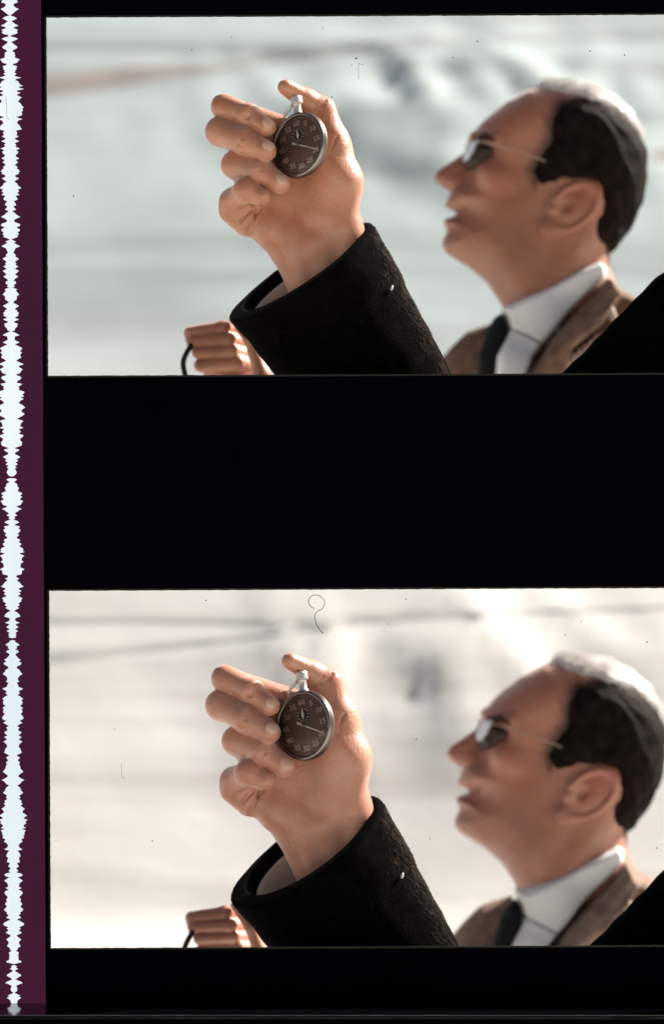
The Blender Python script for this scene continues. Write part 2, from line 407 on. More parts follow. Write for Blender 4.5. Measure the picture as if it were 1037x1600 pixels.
r3 = nt.nodes.new('ShaderNodeValToRGB'); r3.color_ramp.elements[0].position = .36; r3.color_ramp.elements[0].color = (.80, .79, .78, 1); r3.color_ramp.elements[1].position = .56; r3.color_ramp.elements[1].color = (1.05, 1.05, 1.05, 1); nt.links.new(n3.outputs['Fac'], r3.inputs[0])
m3 = nt.nodes.new('ShaderNodeMix'); m3.data_type = 'RGBA'; m3.blend_type = 'MULTIPLY'; m3.inputs[0].default_value = 1; nt.links.new(mixc.outputs[2], m3.inputs[6]); nt.links.new(r3.outputs[0], m3.inputs[7])
nt.links.new(m3.outputs[2], b.inputs['Base Color'])
n2 = nt.nodes.new('ShaderNodeTexNoise'); n2.inputs['Scale'].default_value = 25; n2.inputs['Detail'].default_value = 6; nt.links.new(geo.outputs['Position'], n2.inputs['Vector'])
bp = nt.nodes.new('ShaderNodeBump'); bp.inputs['Strength'].default_value = .1; bp.inputs['Distance'].default_value = .012; nt.links.new(n2.outputs['Fac'], bp.inputs['Height']); nt.links.new(bp.outputs['Normal'], b.inputs['Normal'])
tag(mesh_obj('ground', V, F, SAND), 'pale bleached sand ground rising into a soft hillside', None, None, 'structure')

ROADM = mat('dirt_road', (0.33, 0.295, 0.275), 0.95, 0.05, var=0.15, vscale=3)
ROADG = mat('dirt_road_grey', (0.335, 0.37, 0.36), 0.95, 0.05, var=0.12, vscale=3)
ROADL = mat('dirt_road_pale', (0.46, 0.45, 0.43), 0.95, 0.05, var=0.12, vscale=3)
def grid_h(x, y):                            # height of the ground mesh itself
    i = max(0, min(nx - 2, int(np.searchsorted(xs, x)) - 1)); j = max(0, min(len(ys) - 2, int(np.searchsorted(ys, y)) - 1))
    u, v = (x - xs[i]) / (xs[i + 1] - xs[i]), (y - ys[j]) / (ys[j + 1] - ys[j])
    z = lambda a, b_: V[b_ * nx + a][2]
    return (z(i, j) * (1 - u) + z(i + 1, j) * u) * (1 - v) + (z(i, j + 1) * (1 - u) + z(i + 1, j + 1) * u) * v
def road(path, m, label):
    Vr, Fr = [], []
    pts = smooth_curve([(a, b_, w) for a, b_, w in path], 14)
    S9 = [-1 + .25 * k for k in range(9)]     # feathered edges: the sheet sinks into the sand at its sides
    for p in pts:
        for s in S9:
            x, y = on_hill(p[0], p[1] + s * p[2] * 1.5); Vr.append((x, y, grid_h(x, y) + .0035 * (1 - s * s) - .0008))
    for i in range(len(pts) - 1):
        for k in range(8): Fr.append((i * 9 + k, (i + 1) * 9 + k, (i + 1) * 9 + k + 1, i * 9 + k + 1))
    tag(mesh_obj('dirt_road', Vr, Fr, m), label, None, None, 'structure')
road([(-40, 68, 6), (75, 70, 6), (200, 72, 6.5), (330, 74, 7), (450, 78, 7), (560, 72, 6), (680, 66, 7), (800, 64, 4), (920, 58, 4), (1100, 54, 4)], ROADG, 'faint grey track across the top of the upper frame')
road([(-40, 146, 13), (75, 134, 13), (180, 122, 12), (260, 112, 9), (340, 106, 5), (440, 92, 3), (560, 80, 3)], ROADM, 'brown dirt road slanting up from the left, upper frame')
road([(-40, 966, 6), (75, 968, 6), (200, 966, 6), (330, 968, 7), (450, 970, 8), (560, 966, 7), (680, 960, 8), (800, 958, 4), (920, 952, 4), (1100, 948, 4)], ROADL, 'faint grey track across the top of the lower frame')
road([(-40, 1036, 9), (75, 1026, 9), (180, 1016, 8), (260, 1008, 6), (340, 1000, 4), (440, 988, 2.5), (560, 975, 2.5)], ROADL, 'thin track slanting up from the left, lower frame')
road([(1016, 243, 5), (1040, 243, 6), (1070, 243, 6), (1130, 242, 6)], ROADM, 'short dark stretch of track behind the head, upper frame')

# ------------------------------------------------------------------ the film strip
TILT = -0.0047                              # radians the strip leans in the picture
strip = empty('film_strip', (0, 0, 0)); strip.rotation_euler = (0, TILT, 0)
tag(strip, 'tall black movie film strip with purple edge, white sound stripe and two frames', 'film strip')
ct, st = math.cos(TILT), math.sin(TILT)
def sp(px, py):                             # photo pixel on the strip plane -> strip-local x, z
    X, Z = (px - 518.5) * .001, (800 - py) * .001
    return X * ct - Z * st, X * st + Z * ct
XR = 0.70
lx = sp(76, 760)[0]; px_l = sp(68.5, 800)[0]; xl = -0.60
zt = sp(400, 25.5)[1]; zb = sp(400, 586.5)[1]; wt = sp(400, 921)[1]; wb = sp(400, 1480.5)[1]
bot = sp(40, 1569)[1]; top = 0.98; xr = 0.64
bm = bmesh.new()
gx = [px_l, lx, xr, XR]; gz = [bot - .012, wb, wt, zb, zt, top]
vv = {}
def gv(i, j, y):
    if (i, j, y) not in vv: vv[(i, j, y)] = bm.verts.new((gx[i], y, gz[j]))
    return vv[(i, j, y)]
solid = {(i, j) for i in range(3) for j in range(5) if not (i == 1 and j in (1, 3))}
for i, j in solid:
    bm.faces.new([gv(i, j, -.002), gv(i + 1, j, -.002), gv(i + 1, j + 1, -.002), gv(i, j + 1, -.002)])
    bm.faces.new([gv(i, j + 1, .002), gv(i + 1, j + 1, .002), gv(i + 1, j, .002), gv(i, j, .002)])
    for (di, dj, a, b_) in ((-1, 0, (i, j + 1), (i, j)), (1, 0, (i + 1, j), (i + 1, j + 1)), (0, -1, (i, j), (i + 1, j)), (0, 1, (i + 1, j + 1), (i, j + 1))):
        if (i + di, j + dj) not in solid:
            bm.faces.new([gv(*a, .002), gv(*b_, .002), gv(*b_, -.002), gv(*a, -.002)][::-1])
me = bpy.data.meshes.new('film_base'); bm.to_mesh(me); bm.free()
link_mesh('film_base', me, BLACKFILM, strip, False)
def plate(name, x0, x1, z0, z1, y0, y1, m, parent):
    bm = bmesh.new(); box(bm, x0, x1, y0, y1, z0, z1); me = bpy.data.meshes.new(name); bm.to_mesh(me); bm.free()
    return link_mesh(name, me, m, parent, False)
# rough, slightly ragged edge of each picture opening
def ragged(name, a, b_, vert, sgn):
    rs = random.Random(name + str(a)); n = 160; Vq, Fq = [], []
    for i in range(n + 1):
        t = i / n; w = 0.0005 + 0.0006 * rs.random()
        p = [a[0] + (b_[0] - a[0]) * t, a[1] + (b_[1] - a[1]) * t]; q = list(p)
        if vert: q[0] += sgn * w; p[0] -= sgn * .002
        else: q[1] += sgn * w; p[1] -= sgn * .002
        Vq += [(p[0], -.0026, p[1]), (q[0], -.0026, q[1]), (p[0], -.0006, p[1]), (q[0], -.0006, q[1])]
    for i in range(n):
        o = i * 4; Fq += [(o, o + 1, o + 5, o + 4), (o + 2, o + 6, o + 7, o + 3), (o + 1, o + 3, o + 7, o + 5)]
    mesh_obj(name, Vq, Fq, EDGE, strip, False)
for z0, z1 in ((zb, zt), (wb, wt)):
    ragged('aperture_edge', (lx, z0), (lx, z1), True, 1)
    ragged('aperture_edge', (lx, z1), (xr, z1), False, -1)
    ragged('aperture_edge', (lx, z0), (xr, z0), False, 1)

SEG = [
 (125, 140, "0,215 28,230 45,180 70,172 95,200 112,240 140,200 170,165 192,130 212,190 232,218 250,180 262,150 280,170 300,195 322,240 335,190 352,172 372,230 395,215 410,230 430,190 437,150 455,140 470,200 485,232 505,195 522,150 540,165 560,190 585,225 605,215 625,175 640,160 655,190 690,195 720,195 742,255 765,235 785,220 800,165 815,180 830,228 850,205 860,220 880,195 890,205 905,185 920,215 945,190 958,215 970,280 985,215 1000,195 1015,235 1040,250 1060,265 1075,300 1085,235 1100,260 1113,315 1130,225 1145,220 1160,268 1180,225 1190,220 1215,280 1240,258 1270,235 1290,265 1320,285 1340,305 1365,290 1380,300 1400,280 1430,290 1445,275 1460,215 1475,240 1488,295 1505,240 1540,222 1565,255 1595,270"),
 (142, 147, "0,275 15,290 35,210 50,225 75,230 90,215 105,250 130,195 150,220 165,255 190,195 210,220 225,205 240,220 257,265 275,215 295,242 320,235 335,210 360,215 380,255 400,210 430,240 460,198 490,235 505,220 520,250 530,245 540,268 555,240 570,255 590,205 610,205 630,252 650,220 670,190 695,230 715,235 735,260 750,282 770,235 795,255 810,225 835,258 850,205 870,225 895,233 915,185 940,205 965,215 980,180 1000,195 1020,215 1040,165 1060,195 1085,220 1112,265 1135,210 1160,185 1180,205 1200,262 1220,265 1245,215 1265,258 1285,262 1305,230 1325,250 1345,225 1360,240 1380,185 1393,155 1405,175 1420,215 1435,185 1455,220 1478,265 1500,210 1525,195 1550,185 1565,180 1580,205 1595,210"),
 (148, 155, "0,195 35,250 75,195 90,220 110,205 130,242 160,198 187,250 230,200 258,242 285,200 305,180 320,210 345,215 360,180 380,200 395,172 415,228 435,210 460,235 485,252 500,225 545,220 560,195 582,175 600,210 625,252 650,210 668,198 680,228 695,225 715,252 730,235 745,245 770,195 795,252 815,195 828,185 850,240 870,225 880,232 900,205 930,195 944,160 960,205 990,260 1005,200 1050,195 1080,258 1105,198 1130,250 1150,290 1165,285 1190,260 1205,290 1220,272 1245,265 1270,280 1290,240 1310,215 1330,260 1353,312 1370,255 1390,248 1415,297 1440,275 1460,268 1485,205 1505,265 1520,280 1540,270 1560,235 1585,220 1595,280"),
 (155, 160, "0,290 20,265 35,245 60,255 75,245 95,315 105,320 130,295 155,312 170,270 190,312 205,270 240,245 260,290 295,328 320,285 345,280 375,322 400,290 420,250 438,225 460,305 490,275 530,265 548,305 565,245 595,275 620,245 643,308 665,290 685,260 710,270 730,290 770,280 785,235 803,190 820,250 835,245 860,195 880,205 910,265 925,250 940,215 960,240 980,205 1005,235 1025,195 1045,220 1060,195 1080,210 1105,222 1125,210 1150,190 1156,0 1176,0 1182,205 1195,225 1210,205 1225,185 1245,220 1265,230 1280,225 1295,248 1320,240 1340,230 1360,280 1375,290 1395,260 1410,290 1440,255 1465,300 1490,280 1510,270 1530,212 1545,240 1563,285 1580,240 1595,235"),
 (160, 165, "0,215 20,195 40,228 60,190 80,200 97,180 110,225 130,255 150,205 165,190 182,262 205,240 225,268 250,255 270,230 290,250 310,225 322,215 350,265 375,245 400,278 420,265 430,245 450,290 470,305 485,290 500,318 518,248 548,315 570,285 605,280 622,305 645,270 690,265 716,315 740,280 760,285 780,275 790,220 815,212 832,250 855,220 880,255 910,275 932,305 950,255 965,240 985,280 1005,245 1022,270 1050,230 1078,292 1100,270 1115,280 1140,240 1165,255 1185,225 1200,250 1220,210 1238,185 1255,225 1280,250 1305,265 1325,205 1350,195 1370,215 1383,258 1405,200 1440,240 1465,195 1488,235 1510,200 1530,215 1550,205 1570,212 1576,0 1598,0"),
 (166, 171, "3,0 8,200 25,200 45,235 63,255 80,215 100,225 115,195 130,230 150,248 165,215 185,200 205,220 230,240 248,272 265,240 290,280 310,265 330,225 350,215 375,255 400,265 425,290 450,250 480,232 505,235 518,255 535,215 550,230 585,240 610,298 635,250 645,240 665,258 690,228 705,260 735,298 755,275 770,290 800,285 825,260 850,298 865,275 885,290 910,285 925,265 950,290 978,305 995,285 1010,250 1035,290 1050,260 1075,218 1095,255 1110,240 1130,235 1150,275 1170,270 1190,235 1215,280 1240,240 1272,288 1300,250 1335,240 1355,262 1385,270 1410,280 1425,245 1445,215 1470,258 1490,240 1505,228 1530,258 1555,245 1570,255 1595,265"),
 (170, 175, "0,258 20,275 47,298 70,265 95,235 110,240 130,270 153,315 165,280 180,272 200,255 218,220 240,250 260,265 285,270 305,295 320,285 345,245 370,262 390,240 410,280 430,268 450,290 465,265 485,280 510,318 530,295 555,285 595,345 615,310 630,300 650,352 670,320 690,335 710,305 735,300 747,335 762,275 780,330 800,310 830,312 850,295 870,310 895,268 920,292 935,260 970,235 1000,255 1018,290 1035,220 1050,240 1075,255 1105,262 1120,240 1145,245 1175,255 1190,215 1230,240 1255,205 1285,235 1305,210 1320,270 1337,290 1355,265 1370,225 1390,265 1410,290 1430,260 1460,240 1470,245 1485,240 1500,275 1522,230 1535,270 1560,290 1585,275 1595,262"),
 (175, 182, "0,255 20,250 55,270 65,250 85,275 105,280 130,258 150,275 170,297 190,280 205,255 215,265 240,240 255,250 272,270 285,230 297,220 320,270 345,305 360,305 375,280 390,240 405,265 430,240 458,278 475,250 490,212 510,225 545,272 565,245 590,240 628,262 650,225 672,225 685,200 705,240 730,235 740,225 757,240 770,230 785,240 800,235 812,270 830,270 840,220 852,0 866,0 873,210 885,215 897,200 905,225 915,228 925,195 940,195 960,225 980,260 997,270 1015,235 1040,200 1055,225 1070,265 1087,290 1105,240 1125,205 1140,215 1165,222 1190,215 1210,182 1225,215 1245,260 1258,235 1272,270 1290,245 1310,220 1330,225 1350,195"),
]
wy, wh = [], []
for k, (c0, c1, s) in enumerate(SEG):
    for q in s.split():
        y_, e_ = q.split(','); y_ = float(y_); e_ = float(e_)
        cc = c0 + (c1 - c0) * y_ / 1600
        wy.append(k * 200 + y_ / 8); wh.append(0.0 if e_ == 0 else max(0.4, (e_ - cc) / 8))
yy = np.arange(-180, 1568.6, 0.5)
hh = np.interp(yy, wy, wh)
ext = yy < 0; hh[ext] = np.interp(-yy[ext], wy, wh)
runs, cur = [], []
for y_, h_ in zip(yy, hh):
    if h_ < 0.15:
        if len(cur) > 4: runs.append(cur)
        cur = []
    else: cur.append((y_, h_))
runs.append(cur)
Vw, Fw = [], []
for run in runs:
    o = len(Vw)
    for y_, h_ in run:
        cx_ = 15.5 + (22.5 - 15.5) * y_ / 1569
        x0, z0 = sp(cx_ - h_, y_); x1, z1 = sp(cx_ + h_, y_); Vw += [(x0, 0, z0), (x1, 0, z1)]
    for i in range(len(run) - 1):
        a = o + i * 2; Fw.append((a, a + 2, a + 3, a + 1))
tag(mesh_obj('sound_stripe', Vw, Fw, CLEARTRACK, strip, False), 'white wavy optical sound stripe')
Vp, Fp = [], []                              # the purple margin, open where the stripe runs
for y_, h_ in zip(yy, hh):
    cx_ = 15.5 + (22.5 - 15.5) * y_ / 1569; h_ = h_ if h_ > .15 else 0
    x0, z0 = sp(cx_ - h_, y_); x1, z1 = sp(cx_ + h_, y_); Vp += [(xl, 0, z0), (x0, 0, z0), (x1, 0, z1), (px_l, 0, z1)]
for i in range(len(yy) - 1):
    a = i * 4; Fp += [(a, a + 4, a + 5, a + 1), (a + 2, a + 6, a + 7, a + 3)]
tag(mesh_obj('sound_edge', Vp, Fp, PURPLE, strip, False), 'dark purple margin of the film')

# clear film over each picture, with the dust, scratches and the hair lying on it
for z0, z1 in ((zb, zt), (wb, wt)):
    plate('clear_film', lx - .001, xr + .001, z0 - .001, z1 + .001, -.0001, .0001, CLEARFILM, strip)
def fleck(px, py, r, m=DUST, seed=0):
    rs = random.Random(seed); x, z = sp(px, py); n = 7
    ring = [(x + r * rs.uniform(.6, 1.2) * math.cos(6.283 * k / n), z + r * rs.uniform(.6, 1.2) * math.sin(6.283 * k / n)) for k in range(n)]
    Vf = [(a, -.0006, c) for a, c in ring] + [(a, -.00012, c) for a, c in ring]
    Ff = [tuple(range(n))] + [(k, k + n, (k + 1) % n + n, (k + 1) % n) for k in range(n)]
    mesh_obj('dust_speck', Vf, Ff, m, strip, False)
for i, (px, py, r) in enumerate([(556, 91, 1.6), (549, 102, 1.0), (518, 152, 1.3), (115, 306, 1.5), (975, 86, 1.3), (921, 80, 1.1), (745, 65, 1.2), (707, 90, 1.1), (505, 43, .9), (362, 58, .9), (300, 78, .9),
        (607, 975, .9), (634, 936, 1.0), (907, 971, 1.3), (882, 992, 1.1), (1010, 1003, 1.3), (650, 1155, 1.2), (238, 1314, 1.2), (180, 1139, .9), (88, 1314, .8), (322, 938, 1.1), (671, 1311, 1.0), (1025, 1325, 1.2), (725, 1294, 1.0)]):
    fleck(px, py, r * .001, DUST, i)
def strand(name, pts, r, m, label=None):
    P = [(sp(a, c)[0], -.0006, sp(a, c)[1]) for a, c in pts]
    Vs, Fs = tube(smooth_curve(P, 6), r, 5); o = mesh_obj(name, Vs, Fs, m, strip); 
    if label: tag(o, label)
strand('hair_fibre', [(491, 951), (484, 946), (482, 938), (487, 931), (496, 930), (504, 935), (507, 943), (503, 951), (496, 955), (492, 962), (493, 972), (498, 982), (505, 990)], .00055, DUST, 'thin dark curled hair lying on the lower frame')
strand('scratch', [(560, 124), (560, 101), (561, 100), (568, 101)], .0004, DUSTL)
strand('scratch', [(190, 1192), (191, 1214), (195, 1214)], .0004, DUSTL)
strand('scratch', [(9, 152), (11, 165), (11, 180), (14, 187)], .0004, DUSTL)

# glossy black plinth on which the strip stands
pl = empty('display_plinth', (0, 0, G0)); tag(pl, 'glossy black plinth under the film strip mirroring the white sound stripe', 'plinth')
bm = bmesh.new(); box(bm, -.80, .86, -.118, .05, 0, (-.7692 - G0))
bmesh.ops.bevel(bm, geom=[e for e in bm.edges], offset=.002, segments=2, affect='EDGES')
me = bpy.data.meshes.new('plinth_body'); bm.to_mesh(me); bm.free(); link_mesh('plinth_body', me, LEDGEB, pl, False)
plate('gloss_top', -.80, .86, -.7691 - G0, -.7690 - G0 + .0012, -.116, .05, LEDGE, pl)
bm = bmesh.new(); box(bm, -.79, .85, -.1205, -.1178, (-.7735 - G0), (-.7712 - G0)); me = bpy.data.meshes.new('front_lip'); bm.to_mesh(me); bm.free(); link_mesh('front_lip', me, LEDGELIP, pl, False)

# ------------------------------------------------------------------ the raised hand with the stopwatch, its black sleeve and shoulder
def c1(a, b, d=0.0): return (280 + a / 3.24, 100 + b / 3.24, d)
HB = (480, 430, 0)                                   # base of the arm thing
arm = empty('person')
fl = Field(305, 660, 112, 560, -88, 62, 2.0)
C = fl.cone
# palm: four metacarpals, thenar, wrist
f = C(c1(560, 400, 8), c1(720, 860, 6), 25, 34)
for a, b, r1, r2 in ((c1(420, 440, 6), c1(690, 880, 6), 26, 34), (c1(370, 580, 4), c1(650, 900, 6), 28, 33), (c1(345, 735, 0), c1(590, 930, 4), 27, 32), (c1(775, 400, 0), c1(815, 600, -4), 27, 33), (c1(815, 600, -4), c1(800, 830, 2), 33, 33)):
    f = smin(f, C(a, b, r1, r2), 16)
f = smin(f, C(c1(740, 560, -8), c1(720, 760, -8), 30, 30), 18)     # ball of the thumb
f = smin(f, C(c1(480, 850, -8), c1(620, 930, -4), 27, 28), 18)     # heel of the hand
for a, b in ((c1(575, 965, 4), c1(760, 1330, 10)), (c1(700, 910, 4), c1(860, 1300, 10)), (c1(830, 845, 4), c1(960, 1270, 10))):
    f = smin(f, C(a, b, 31, 34), 16)
# thumb: base, knuckle, tip over the crown
th = C(c1(775, 420, 2), c1(722, 232, 4), 27, 21)
th = smin(th, C(c1(722, 232, 4), c1(640, 182, -4), 20, 18), 6)
th = smin(th, C(c1(640, 182, -4), c1(540, 128, -22), 18, 12.5), 6)
f = smin(f, th, 14)
f = smin(f, C(c1(600, 330, 12), c1(700, 300, 10), 18, 22), 14)     # web between thumb and index
# fingers: hidden first phalanx behind, then the two that curl back towards the watch
FING = [((225, 215), (352, 268), (447, 338), (19, 17.6, 14.2), (540, 340), (2, -24, -44)),
        ((208, 342), (330, 398), (446, 458), (22.5, 19.6, 15.6), (450, 440), (-2, -34, -54)),
        ((283, 512), (412, 556), (512, 622), (21.5, 20, 16), (400, 590), (-6, -40, -52)),
        ((272, 700), (340, 655), (418, 690), (20.5, 18, 14.5), (360, 740), (-14, -48, -54))]
for P, Dd, T, (r0, r1, r2), M, (d0, d1, d2) in FING:
    g = C(c1(*P, d0), c1(*Dd, d1), r0, r1 - .6)
    g = smin(g, C(c1(*Dd, d1), c1(*T, d2), r1 - .5, r2), 6)
    g = smin(g, fl.ell(c1(*Dd, d1 - 1.5), (r1 + .6,) * 3), 6)
    g = smin(g, C(c1(*P, d0), c1(*M, 14), r0 - 1, 24), 8)
    f = smin(f, g, 4.4)
f = smin(f, C(c1(264, 748, -10), c1(345, 805, -4), 18.5, 22), 8)
# creases: where the little finger meets the palm, the palm line, thumb joint, wrist, finger joints
def front(px, py):                                   # depth of the skin seen at a picture point
    i = int((px - fl.o[0]) / fl.h); k = int((-py - fl.o[2]) / fl.h); c_ = np.argmax(f[i, :, k] < 0)
    return float(fl.o[1] + c_ * fl.h) if f[i, c_, k] < 0 else 0.0
for pts, r in (([(398, 738), (384, 775), (366, 812), (352, 842)], 2.6), ([(365, 748), (338, 772), (312, 806)], 2.0), ([(425, 728), (405, 748), (390, 770)], 2.8),
               ([(505, 930), (525, 965), (548, 1005)], 1.0), ([(715, 215), (745, 188)], 1.6), ([(690, 235), (655, 250)], 1.8), ([(795, 380), (775, 430), (772, 480)], 1.5),
               ([(345, 238), (352, 262), (340, 292)], 1.2), ([(322, 352), (326, 392), (304, 432)], 1.2), ([(422, 516), (424, 552), (402, 590)], 1.1), ([(355, 245), (362, 268), (352, 294)], 1.0), ([(334, 356), (338, 396), (318, 436)], 1.0)):
    P_ = [c1(*q) for q in pts]; P_ = [(a_, b_, front(a_, b_)) for a_, b_, _ in P_]
    g = None
    for u_, v_ in zip(P_, P_[1:]):
        c_ = C(u_, v_, r, r); g = c_ if g is None else np.minimum(g, c_)
    f = smax(f, -g, 3.0)
f = f + fl.wob(.55, 9, 9, 9, 3) + fl.wob(.9, 26, 26, 26, 5)
field_obj('body', fl, f, SKIN['up'], arm, HB)
# fingernails on the curled tips and the thumb
def nail(parent, p, n, u, w, l, base):
    n = Vector(n).normalized(); u = (Vector(u) - n * Vector(u).dot(n)).normalized(); v = n.cross(u)
    Vn, Fn = [], []; N = 8
    for i in range(N + 1):
        for j in range(N + 1):
            a, b_ = -1 + 2 * i / N, -1 + 2 * j / N
            a2, b2 = a * math.sqrt(1 - b_ * b_ / 2), b_ * math.sqrt(1 - a * a / 2)
            q = Vector(p) + u * (l * a2) + v * (w * b2) - n * (3.2 * b2 * b2 + 1.5 * a2 * a2)
            Vn.append(rel((q.x, -q.z, q.y), base))
    for i in range(N):
        for j in range(N): k = i * (N + 1) + j; Fn.append((k, k + 1, k + N + 2, k + N + 1))
    mesh_obj('fingernail', Vn, Fn, NAIL, parent)
def P3(p): return (p[0], p[2], -p[1])
nail(arm, P3(c1(455, 436, -69.2)), (.15, -.95, .35), (.85, 0, -.45), 8, 9.5, HB)
nail(arm, P3(c1(524, 602, -67.6)), (.20, -.93, .35), (.8, 0, -.55), 8, 9.5, HB)
nail(arm, P3(c1(452, 318, -58.0)), (.15, -.93, .35), (.8, 0, -.6), 7.5, 9, HB)

# black jacket: sleeve open at the cuff, elbow and shoulder (elbow hidden behind the bar between the frames)
fj = Field(325, 1190, 330, 740, -112, 150, 3.0)
sy = .78
cc = (469, 422, 12)
j = fj.cone(cc, (598, 612, 18), 135, 110, sy)
j = smin(j, fj.cone((640, 662, 24), (900, 692, 36), 48, 58, sy), 40)
j = smin(j, fj.cone((860, 770, 46), (1130, 548, 50), 118, 154, .5), 30)
j = smax(j, -(fj.z + 716), 14)
j = j + fj.wob(4.2, 30, 50, 30, 11) + fj.wob(1.4, 12, 30, 14, 12)
nrm = Vector((-.545, -.29, .80)).normalized()
pl_ = ((fj.x - 474) * nrm.x + (fj.y - 12) * nrm.y + (fj.z + 419) * nrm.z)
j = smax(j, pl_, 5)
inner = fj.cone((330, 200, 12), (530, 512, 18), 126, 98, sy)
j = smax(j, -inner, 5)
tag(field_obj('jacket', fj, j, BLACKCLOTH, arm, HB), 'black wool sleeve and blurred shoulder')
jac = arm.children[-1]
rs = random.Random(5); V_, F_ = [], []
for v in rs.sample(list(jac.data.vertices), min(len(jac.data.vertices), 60000)):
    px, py = v.co.x * 1000 + HB[0], HB[1] - v.co.z * 1000
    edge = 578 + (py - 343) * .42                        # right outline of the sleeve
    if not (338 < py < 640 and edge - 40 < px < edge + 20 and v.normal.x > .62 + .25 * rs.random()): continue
    if rs.random() > .8: continue
    t = Vector((.35, .1, -1)) + Vector((rs.gauss(0, .5), rs.gauss(0, .4), rs.gauss(0, .4))); t -= v.normal * t.dot(v.normal); t.normalize()
    l = rs.uniform(4, 9) * .001; s_ = t.cross(v.normal).normalized(); o = len(V_)
    for u, lf, rr in ((0, .2, .45), (.5, 1.2, .35), (1, rs.uniform(.6, 2.6), .08)):
        c_ = v.co + t * (l * u) + v.normal * (lf * .001)
        for k in range(3): w = 2.094 * k; V_.append(c_ + (s_ * math.cos(w) + v.normal * math.sin(w)) * (rr * .001))
    for g_ in (0, 3):
        for k in range(3): F_.append((o + g_ + k, o + g_ + (k + 1) % 3, o + g_ + 3 + (k + 1) % 3, o + g_ + 3 + k))
tag(mesh_obj('sunlit_fuzz', V_, F_, FUZZ_SUNLIT, arm), 'brown fibres added on the sleeve edge, sunlight put into their colour', None, None, 'stuff')
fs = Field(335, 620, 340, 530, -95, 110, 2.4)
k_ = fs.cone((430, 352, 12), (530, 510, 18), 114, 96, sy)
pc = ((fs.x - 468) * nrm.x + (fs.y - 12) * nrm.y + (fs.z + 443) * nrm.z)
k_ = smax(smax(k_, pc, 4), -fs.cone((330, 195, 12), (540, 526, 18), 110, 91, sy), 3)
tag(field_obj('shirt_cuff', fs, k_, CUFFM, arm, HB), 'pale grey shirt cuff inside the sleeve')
Vb, Fb = lathe([(0, 2.2), (3.5, 2.6), (5.4, 1.6), (5.8, 0), (5.0, -1.8), (0, -2)], 18)
bt = mesh_obj('button', [(a * .001, -c * .001, b_ * .001) for a, b_, c in Vb], [q[::-1] for q in Fb], mat('button_pale', (.40, .37, .33), .35, .5), arm)
bt.location = rel((611, 453, -45), HB); bt.rotation_euler = (0, R_(30), R_(52)); bt.scale = (.5, .6, .85)

